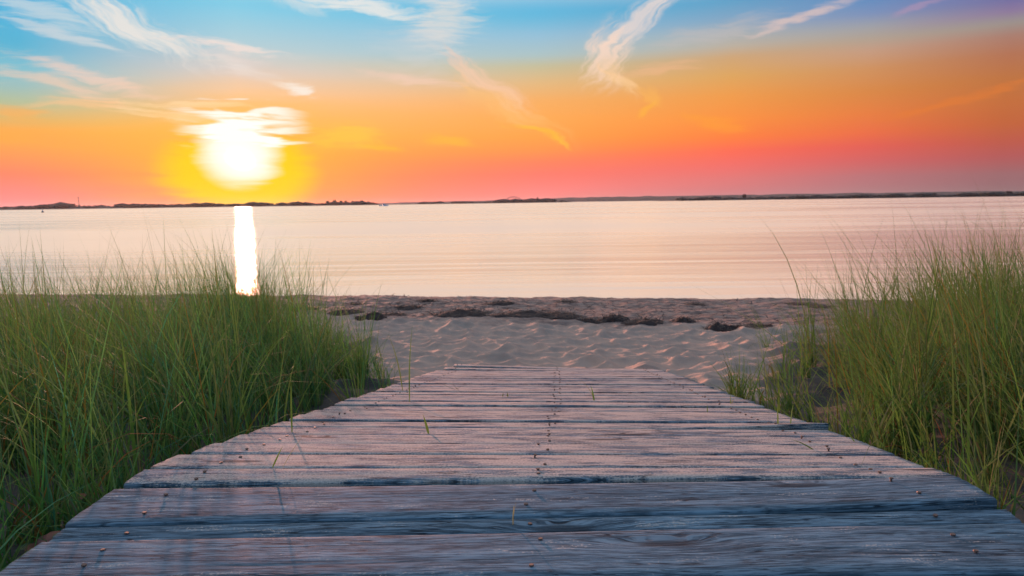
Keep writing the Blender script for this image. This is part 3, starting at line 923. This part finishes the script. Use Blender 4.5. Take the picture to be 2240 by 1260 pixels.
# stringers below the boards
for dxs in (-.72, 0.0, .76):
    V_, F_ = [], []
    for q, yy in enumerate(np.linspace(-1.2, 5.1, 28)):
        f_ = (half_w(max(yy, 1.4)) / .905)
        xx = float(axis_x(yy)) + dxs * f_
        zz = float(deck_z(xx, yy)) - .0455
        V_ += [(xx - .02, yy, zz), (xx + .02, yy, zz), (xx + .02, yy, zz - .13), (xx - .02, yy, zz - .13)]
        if q:
            a = (q - 1) * 4; b = q * 4
            F_ += [(a + s_, a + (s_ + 1) % 4, b + (s_ + 1) % 4, b + s_) for s_ in range(4)]
    o = link('stringer', mesh_np('stringer', np.array(V_) - np.array(BW0), np.array(F_), M['wood_under'], False), bw)

# ------------------------------------------------------------------ beach grass
GREENS = np.array([[.080, .205, .050], [.055, .185, .080], [.155, .245, .052], [.105, .220, .040], [.050, .165, .095], [.200, .255, .075], [.050, .110, .036]])
def blade_arrays(bx, by, bz, h, ang, lean0, curl, width, c0, c1, seg=6, twist=None):
    n = len(bx)
    t = np.linspace(0, 1, seg + 1)
    phi = lean0[:, None] + curl[:, None] * (t[None, :] ** 1.35)
    ds = h[:, None] / seg
    pm = (phi[:, :-1] + phi[:, 1:]) / 2
    out = np.concatenate([np.zeros((n, 1)), np.cumsum(np.sin(pm) * ds, 1)], 1)
    up = np.concatenate([np.zeros((n, 1)), np.cumsum(np.cos(pm) * ds, 1)], 1)
    px = bx[:, None] + np.cos(ang)[:, None] * out
    py = by[:, None] + np.sin(ang)[:, None] * out
    pz = bz[:, None] + up
    tw = (ang + math.pi / 2 if twist is None else twist)
    sx_, sy_ = np.cos(tw), np.sin(tw)
    wt = width[:, None] * (0.75 + 0.45 * np.minimum(t / .25, 1) - 0.2)[None, :] * np.clip(1 - t[None, :] ** 2.2, 0.03, 1) * .5
    A = np.stack([px - sx_[:, None] * wt, py - sy_[:, None] * wt, pz], -1)
    Bv = np.stack([px + sx_[:, None] * wt, py + sy_[:, None] * wt, pz], -1)
    V = np.stack([A, Bv], 2).reshape(n, (seg + 1) * 2, 3)
    q = np.arange(seg) * 2
    fb = np.stack([q, q + 1, q + 3, q + 2], -1)
    Fq = (np.arange(n)[:, None, None] * ((seg + 1) * 2) + fb[None]).reshape(-1, 4)
    cc = c0[:, None, :] + (c1 - c0)[:, None, :] * (t[None, :, None] ** 1.6)
    cc = np.repeat(cc, 2, 1)
    return V.reshape(-1, 3), Fq, cc.reshape(-1, 3)

def grass(name, label, tufts, per, seed, zone, hfun, dead=.10, leanmean=math.pi, olive=0.0, wid=(.0036, .0074), capk=-.075, caps=.032):
    r = np.random.default_rng(seed)
    bx, by, sc, tl = [], [], [], []
    for cx, cy in tufts:
        m_ = max(6, int(r.normal(per, per * .35)))
        rad = r.uniform(.03, .10)
        a = r.uniform(0, 2 * math.pi, m_); d = rad * np.sqrt(r.random(m_))
        bx.append(cx + d * np.cos(a)); by.append(cy + d * np.sin(a))
        sc.append(np.full(m_, r.uniform(.72, 1.18))); tl.append(np.full(m_, r.normal(0, .6)))
    bx, by, sc, tl = map(np.concatenate, (bx, by, sc, tl))
    keep = zone(bx, by)
    bx, by, sc, tl = bx[keep], by[keep], sc[keep], tl[keep]
    n = len(bx)
    bz = ground_z(bx, by) - .02
    h = hfun(bx, by) * sc * np.clip(r.normal(.86, .24, n), .25, 1.6)
    tall = r.random(n) < .17
    h = np.where(tall, h * r.uniform(1.2, 1.8, n), h)
    cap = CAM_H + by * (capk + np.abs(r.normal(0, caps, n))) - bz
    h = np.where(h > cap, cap * r.uniform(.72, 1.0, n), h)
    ang = leanmean + tl + r.normal(0, 1.35, n)
    lean0 = np.abs(r.normal(.16, .20, n))
    curl = np.abs(r.normal(.55, .50, n))
    curl = np.where(r.random(n) < .34, curl + r.uniform(.5, 1.9, n), curl)
    curl = np.where(tall, curl * .55, curl)
    width = r.uniform(wid[0], wid[1], n) * np.where(r.random(n) < .18, 1.5, 1.0) * np.where(tall, .8, 1.0)
    g = GREENS[r.integers(0, len(GREENS), n)] * r.lognormal(-.05, .48, n)[:, None]
    g = g * (1 - olive) + np.array([.085, .090, .018]) * olive * r.uniform(.6, 1.4, n)[:, None]
    tip = g * np.array([1.25, 1.15, .9])
    dry = r.random(n) < .36
    tip = np.where(dry[:, None], np.array([.21, .15, .06]), tip)
    dd = r.random(n) < dead
    straw = np.array([.26, .19, .10]) * r.uniform(.5, 1.2, n)[:, None]
    rust = np.array([.36, .085, .025]) * r.uniform(.5, 1.2, n)[:, None]
    dc = np.where((r.random(n) < .35)[:, None], rust, straw)
    g = np.where(dd[:, None], dc, g); tip = np.where(dd[:, None], dc * 1.1, tip)
    tw = ang + math.pi / 2 + r.normal(0, .7, n)
    V, Fq, cc = blade_arrays(bx, by, bz, h, ang, lean0, curl, width, g * .8, tip, 6, tw)
    o = link(name, mesh_np(name, V, Fq, M['grass'], True, {'tint': cc}))
    return tag(o, label, 'grass', kind='stuff')

def scatter(n, x0, x1, y0, y1, ok, r, dens=None):
    out = []
    while len(out) < n:
        x = r.uniform(x0, x1); y = r.uniform(y0, y1)
        if ok(x, y) and (dens is None or r.random() < dens(x, y)):
            out.append((x, y))
    return out
r1 = np.random.default_rng(5)
okL = lambda x, y: x < float(zone_edge_left(np.array(y))) - .03
def densL(x, y):
    e = float(zone_edge_left(np.array(y))) - x
    d = (0.22 if y > 3.3 else 0.85) + 0.75 * min(1, e / (0.22 + 0.28 * max(0, y - 3.0)))
    if y > 7.0: d *= max(0, (8.3 - y) / 1.3)
    if y < 2.3: d *= 1.3
    if x < -4.5 : d *= .45
    return d
TL = scatter(740, -7.2, -.7, .75, 8.3, okL, r1, densL)
zoneL = lambda x, y: x < zone_edge_left(y) - .01
def hL(x, y):
    hh = .74 + .14 * fbm(x * .9, y * .9, 61, 2)
    hh = hh * np.interp(y, [.7, 1.6, 2.4, 8.5], [.42, .66, 1.0, 1.0])
    e = zone_edge_left(y) - x
    hh = hh * np.where(y > 3.2, np.interp(e, [0, .5, 1.5], [.55, .8, 1.0]), 1.0)
    hh = hh * (1 + .42 * np.exp(-((x / np.maximum(y, 1) + .36) / .11) ** 2) * sstep(y, 3.2, 4.8))
    return hh * np.interp(e, [0, .25, 1.0], [.70, .92, 1.0])
grass('left_beach_grass', 'dense green beach grass filling the left side of the boardwalk', TL, 46, 81, zoneL, hL, .13, math.pi * .93, capk=-.052)
r2 = np.random.default_rng(6)
okR = lambda x, y: x > float(zone_edge_right(np.array(y))) + .03
def densR(x, y):
    e = x - float(zone_edge_right(np.array(y)))
    d = (0.15 if y > 3.8 else 0.85) + 0.84 * min(1, e / (0.28 + 0.42 * max(0, y - 1.9))) ** 1.4
    if y > 6: d *= max(0, (7.6 - y) / 1.6)
    if y < 1.6: d *= .5
    return d
TRR = scatter(560, .95, 6.5, .85, 7.6, okR, r2, densR)
zoneR = lambda x, y: x > zone_edge_right(y) + .01
def hR(x, y):
    hh = .84 + .20 * fbm(x * .9, y * .9, 62, 2)
    hh = hh * np.interp(y, [.7, 1.6, 2.4, 8.5], [.42, .68, 1.0, 1.05])
    e = x - zone_edge_right(y)
    return hh * np.interp(e, [0, .35, 1.0, 1.9], [.36, .55, .92, 1.26])
grass('right_beach_grass', 'olive beach grass with rusty dry blades right of the boardwalk', TRR, 40, 82, zoneR, hR, .18, math.pi * .88, .55, capk=-.045, caps=.055)

# ------------------------------------------------------------------ small things on the boards
def deck_pt(x, y, dz=0.0):
    return Vector((x, y, float(deck_z(x, y)) + dz))
def sprig(name, label, cat, loc, blades, mat=None):
    """blades: (dx, dy, height, direction, lean, curl, width, colour)"""
    root = tag(empty(name, loc), label, cat)
    for dx_, dy_, h_, a_, l_, c_, w_, cl in blades:
        ar = lambda v: np.array([float(v)])
        V, Fq, cc = blade_arrays(ar(dx_), ar(dy_), ar(0), ar(h_), ar(a_), ar(l_), ar(c_), ar(w_), np.array([cl]), np.array([cl]) * 1.25, 8, ar(0.25))
        link('blade', mesh_np('blade', V, Fq, M['grass'], True, {'tint': cc}), root)
    return root
GR, OL, ST, DK = (.10, .15, .03), (.15, .14, .03), (.42, .27, .18), (.05, .035, .02)

P_ = math.pi
sprig('grass_sprig', 'short green grass sprig standing in a seam beyond the middle of the ramp', 'grass sprig', (.355, 2.914, -.275),
      [(0, 0, .075, 2.6, .15, .2, .008, GR), (.004, 0, .13, 2.8, .35, .7, .003, ST)])
sprig('grass_sprig', 'single short pointed blade standing on the ramp left of the middle nails', 'grass sprig', (-.262, 2.022, -.10),
      [(0, 0, .062, 2.9, .22, .1, .0085, (.13, .13, .03))])
sprig('grass_sprig', 'thin yellow-green stem leaning right by the nails at the left of the ramp top', 'grass sprig', (-.562, 1.523, -.004),
      [(0, 0, .055, .5, .45, .1, .0045, (.16, .17, .02)), (.024, 0, .10, .6, .55, .3, .0016, ST)])
sprig('grass_sprig', 'pair of tall stems rising from seams at the far left edge of the ramp', 'grass sprig', (-.452, 2.884, -.257),
      [(0, 0, .34, 1.2, .02, .28, .006, (.12, .12, .03)), (-.06, .19, .27, 2.9, .10, .3, .0055, (.17, .12, .03))])
sprig('grass_sprig', 'upright green blade rising through the boards near the left edge', 'grass sprig', (-.690, 2.052, -.10),
      [(0, 0, .17, 1.2, .02, .08, .006, (.10, .13, .025))])
sprig('grass_sprig', 'tiny sprig beside the right row of nails toward the ramp foot', 'grass sprig', (.918, 2.803, -.262),
      [(0, 0, .05, 1.5, .05, .2, .004, OL), (.003, 0, .04, .6, .4, .3, .003, ST)])
sprig('grass_sprig', 'two short stems in the gap under the splintered board end at the right', 'grass sprig', (.872, 2.138, -.135),
      [(-.016, 0, .08, 2.0, .05, .1, .006, OL), (.024, 0, .085, .9, .1, .5, .005, (.16, .17, .07))])
sprig('fallen_grass', 'fallen dark grass blade lying by the right row of nails', 'grass blade', (.79, 1.722, -.058),
      [(0, 0, .075, 2.55, 1.05, .55, .007, (.07, .09, .02))])
sprig('twig', 'pale dry twig standing bent on the board near the bottom middle', 'twig', (-.004, 1.222, -.006),
      [(0, 0, .042, 1.0, .02, .15, .0028, ST), (.0, 0, .048, .4, .02, .3, .0016, ST)])
sprig('twig', 'short dark stub of a stem in a seam right of the ramp middle', 'twig', (.744, 2.542, -.21), [(0, 0, .030, 1.5, .05, .1, .004, (.10, .08, .03))])
sprig('twig', 'two crossed dry stalks lying at the right edge of the ramp', 'twig', (.90, 2.47, -.197),
      [(-.10, .0, .16, .15, 1.35, .2, .004, DK), (.08, -.01, .17, 2.9, 1.42, .1, .0035, (.12, .10, .03))])
sprig('twig', 'tangle of fine dark twigs on the boards at the far left of the ramp', 'twig', (-.30, 3.42, -.352),
      [(0, 0, .12, 2.6, 1.3, .2, .004, DK), (0, .01, .10, .4, 1.25, .3, .003, DK), (.02, -.02, .09, 2.2, 1.1, .5, .003, (.14, .07, .04))])
sprig('twig', 'pair of tiny dark red bits on the far boards left of the middle', 'twig', (-.039, 3.113, -.305),
      [(-.012, 0, .022, 1.1, .3, .1, .005, (.12, .04, .03)), (.012, 0, .020, 1.9, .2, .1, .008, (.10, .03, .03))])

def stick(name, label, p, ang, length, rad, bend, mat):
    bm = bmesh.new(); rings = []
    for k in range(7):
        u = k / 6
        c_ = Vector((math.cos(ang) * length * (u - .5), math.sin(ang) * length * (u - .5), bend * 4 * u * (1 - u) + rad * .6))
        r_ = rad * (1 - .5 * u)
        rings.append([bm.verts.new(c_ + Vector((-math.sin(ang) * math.cos(q) * r_, math.cos(ang) * math.cos(q) * r_, math.sin(q) * r_))) for q in (0, 1.26, 2.51, 3.77, 5.03)])
    for a, b in zip(rings[:-1], rings[1:]):
        for q in range(5):
            bm.faces.new((a[q], a[(q + 1) % 5], b[(q + 1) % 5], b[q]))
    bm.faces.new(rings[0]); bm.faces.new(rings[-1][::-1])
    o = link(name, bm_mesh(name, bm, mat, True))
    o.location = (p[0], p[1], float(ground_z(np.array([p[0]]), np.array([p[1]]))[0]))
    return tag(o, label, 'driftwood')
stick('driftwood', 'small curved dark stick on the sand beside the right edge of the ramp', (1.16, 3.30), -1.0, .10, .009, .03, M['twig_dark'])
stick('driftwood', 'straight brown stick on the sand at the foot of the right grass', (1.24, 2.98), -.75, .17, .008, .01, M['twig_dark'])

# ------------------------------------------------------------------ seaweed on the wrack line
def seaweed(label, x, y, wd, hh, seed):
    r = np.random.default_rng(seed)
    root = tag(empty('seaweed_clump', (x, y, float(ground_z(np.array([x]), np.array([y]))[0]) - .005)), label, 'seaweed', 'seaweed clumps along the wrack line')
    g = 34
    u, v = np.meshgrid(np.linspace(-1, 1, g), np.linspace(-1, 1, g // 2))
    ry = min(.30, wd * .42)
    X_, Y_ = u * wd / 2, v * ry
    rad = np.sqrt(u ** 2 + v ** 2) + 0.55 * fbm(u * 2.4 + seed, v * 2.4 + seed, seed, 3)
    e = np.clip(1 - rad, 0, 1)
    gz = ground_z(X_ + x, Y_ + y) - root.location.z
    Z_ = gz - .012 + hh * np.sqrt(e) * (0.75 + .9 * fbm(u * 5 + seed, v * 5, seed + 1, 4)) - .02 * (e <= 0)
    ii = np.arange(u.size).reshape(u.shape)
    Fq = np.stack([ii[:-1, :-1], ii[:-1, 1:], ii[1:, 1:], ii[1:, :-1]], -1).reshape(-1, 4)
    cell = ((e[:-1, :-1] + e[1:, 1:] + e[1:, :-1] + e[:-1, 1:]) > .02).reshape(-1)
    link('mat', mesh_np('mat', np.stack([X_, Y_, Z_], -1).reshape(-1, 3), Fq[cell], M['weed'], False), root)
    n = int(60 + 260 * wd)
    t = r.uniform(0, 2 * P_, n); d = np.sqrt(r.random(n)) * 1.05
    bx = np.cos(t) * d * wd / 2; by = np.sin(t) * d * ry
    ee = np.clip(1 - d, 0, 1)
    bz = ground_z(bx + x, by + y) - root.location.z + hh * np.sqrt(ee) * .8
    c = np.array([.045, .025, .018]) * r.uniform(.5, 2.0, n)[:, None]
    V, Fq, cc = blade_arrays(bx, by, bz, r.uniform(.04, .12, n), r.uniform(0, 2 * P_, n), r.uniform(1.0, 1.6, n), r.uniform(.1, 1.0, n), r.uniform(.005, .013, n), c, c * 1.2, 5, r.uniform(0, 6.28, n))
    tag(link('fronds', mesh_np('fronds', V, Fq, M['weedblade'], True, {'tint': cc}), root), kind='stuff')
    return root
mw, nb, out = new_mat('seaweed_frond')
principled(nb, out, Base_Color=nb.new('ShaderNodeVertexColor', layer_name='tint').outputs[0], Roughness=.6)
M['weedblade'] = mw
SW = [
 ('longest dark seaweed mound, on the sand straight beyond the ramp', .19, 9.5, .74, .085),
 ('dark seaweed heap touching the right end of the longest mound', .68, 9.35, .40, .075),
 ('rounded dark seaweed clump just right of the longest mound and its neighbour', 1.03, 8.93, .25, .075),
 ('tallest dark peaked seaweed clump right of the ramp middle', 1.36, 9.05, .30, .125),
 ('long low seaweed clump trailing right from the tallest peaked one', 1.69, 8.76, .38, .075),
 ('small isolated seaweed clump right of the trailing low one', 2.24, 8.78, .21, .07),
 ('flat seaweed clump on the right with a peak on its left side', 2.53, 8.15, .30, .07),
 ('small seaweed tuft just right of the flat peaked clump', 2.78, 8.06, .17, .055),
 ('thin dark seaweed streak at the right end of the wrack line', 3.03, 8.26, .24, .035),
 ('wide dark seaweed clump left of the longest mound', -.74, 9.6, .60, .085),
 ('spiky seaweed clump nearest the left grass, set forward of the line', -1.95, 9.32, .29, .10),
 ('dark wide seaweed clump behind the spiky one at the left', -2.42, 9.82, .36, .07),
 ('small flat seaweed clump right of the spiky one', -1.73, 9.72, .26, .045),
 ('thin flat seaweed streak behind the line, left of the ramp middle', -1.60, 10.41, .37, .04),
 ('brown seaweed clump behind the left end of the longest mound', -.22, 10.8, .36, .06),
 ('small seaweed clump near the water, right of the ramp', 3.0, 10.97, .27, .045),
 ('dark seaweed strip along the beach edge at the far right', 4.82, 11.19, .48, .04),
 ('seaweed strip just in front of the far right strip', 4.94, 10.72, .38, .04),
 ('tiny seaweed scrap at the water edge left of the ramp', -1.39, 11.11, .24, .035),
 ('small seaweed scrap behind the dark wide clump at the left', -2.51, 10.75, .2, .03),
 ('seaweed clump half hidden by the right edge of the left grass', -3.15, 10.21, .33, .04),
 ('low brown seaweed scrap near the water straight beyond the ramp', .9, 11.11, .24, .04),
]
for i_, (lab, x_, y_, w_, h_) in enumerate(SW):
    seaweed(lab, x_, y_, w_ * 1.5, h_ * 1.0, 400 + i_ * 3)
# loose scraps nobody could count
r3 = np.random.default_rng(33)
n = 1900
sx3 = r3.uniform(-5, 6.5, n); sy3 = 9.35 - .24 * np.clip(sx3, -3.5, 5) + np.abs(r3.normal(0, 1.3, n)) * (.35 + .65 * (sx3 > -3)) - .12
c3 = np.array([.06, .035, .026]) * r3.uniform(.5, 1.8, n)[:, None]
V, Fq, cc = blade_arrays(sx3, sy3, ground_z(sx3, sy3) + .004, r3.uniform(.03, .16, n), r3.uniform(0, 6.28, n), r3.uniform(1.2, 1.5, n), r3.uniform(-.1, .4, n), r3.uniform(.008, .034, n), c3, c3, 4, r3.uniform(0, 6.28, n))
tag(link('seaweed_scraps', mesh_np('seaweed_scraps', V, Fq, M['weedblade'], True, {'tint': cc})), 'loose dark seaweed scraps strewn over the sand by the water', 'seaweed', kind='stuff')

# ------------------------------------------------------------------ low leafy plants at the feet of the grass
def leafy(label, x, y, n, seed, red):
    r = np.random.default_rng(seed)
    root = tag(empty('leafy_plant', (x, y, float(ground_z(np.array([x]), np.array([y]))[0]) - .01)), label, 'plant', 'leafy plants in the shade under the left grass')
    for k in range(n):
        a = r.uniform(0, 6.28); st_ = r.uniform(.05, .16); ln = r.uniform(.035, .06); wd = ln * .32
        b0 = Vector((math.cos(a) * st_ * .55, math.sin(a) * st_ * .55, st_ * r.uniform(.5, 1.0)))
        side = Vector((-math.sin(a), math.cos(a), r.uniform(-.4, .4))).normalized()
        fw = Vector((math.cos(a), math.sin(a), r.uniform(-.5, .5))).normalized()
        up_ = fw.cross(side)
        pr = [(0, .05), (.25, .8), (.5, 1), (.75, .75), (1, .03)]
        V_, F_ = [], []
        for u_, w__ in pr:
            c_ = b0 + fw * (u_ * ln) - up_ * (u_ * u_ * ln * .25)
            V_ += [tuple(c_ - side * wd * w__ + up_ * wd * .3 * w__), tuple(c_), tuple(c_ + side * wd * w__ + up_ * wd * .3 * w__)]
        for q in range(4):
            F_ += [(q * 3, q * 3 + 1, q * 3 + 4, q * 3 + 3), (q * 3 + 1, q * 3 + 2, q * 3 + 5, q * 3 + 4)]
        link('leaf', mesh_np('leaf', np.array(V_), np.array(F_), M['leaf_red'] if r.random() < red else M['leaf'], True), root)
        sw = Vector((.0012, 0, 0))
        link('stalk', mesh_np('stalk', np.array([tuple(-sw), tuple(sw), tuple(b0 + sw), tuple(b0 - sw)]), np.array([[0, 1, 2, 3]]), M['leaf_red'], False), root)
leafy('dark leafy plant with reddish leaves near the left picture edge', -1.02, 1.36, 16, 91, .4)
leafy('low green leafy plant by the nearest left board ends', -.95, 1.17, 12, 92, .1)
leafy('leafy plant with orange leaves behind the dark reddish one', -1.12, 1.62, 14, 93, .3)

# ------------------------------------------------------------------ evening air over the bay
bm = bmesh.new(); box(bm, -7000, 7000, -450, 7000, -10, 45)
mh, nb, out = new_mat('haze')
pv = nb.new('ShaderNodeVolumePrincipled')
pv.inputs['Color'].default_value = (.95, .93, .95, 1)
pv.inputs['Density'].default_value = 0.00002
pv.inputs['Anisotropy'].default_value = 0.5
nb.l.new(pv.outputs[0], out.inputs['Volume'])
tag(link('haze', bm_mesh('haze', bm, mh)), 'thin evening haze over the bay', kind='stuff')
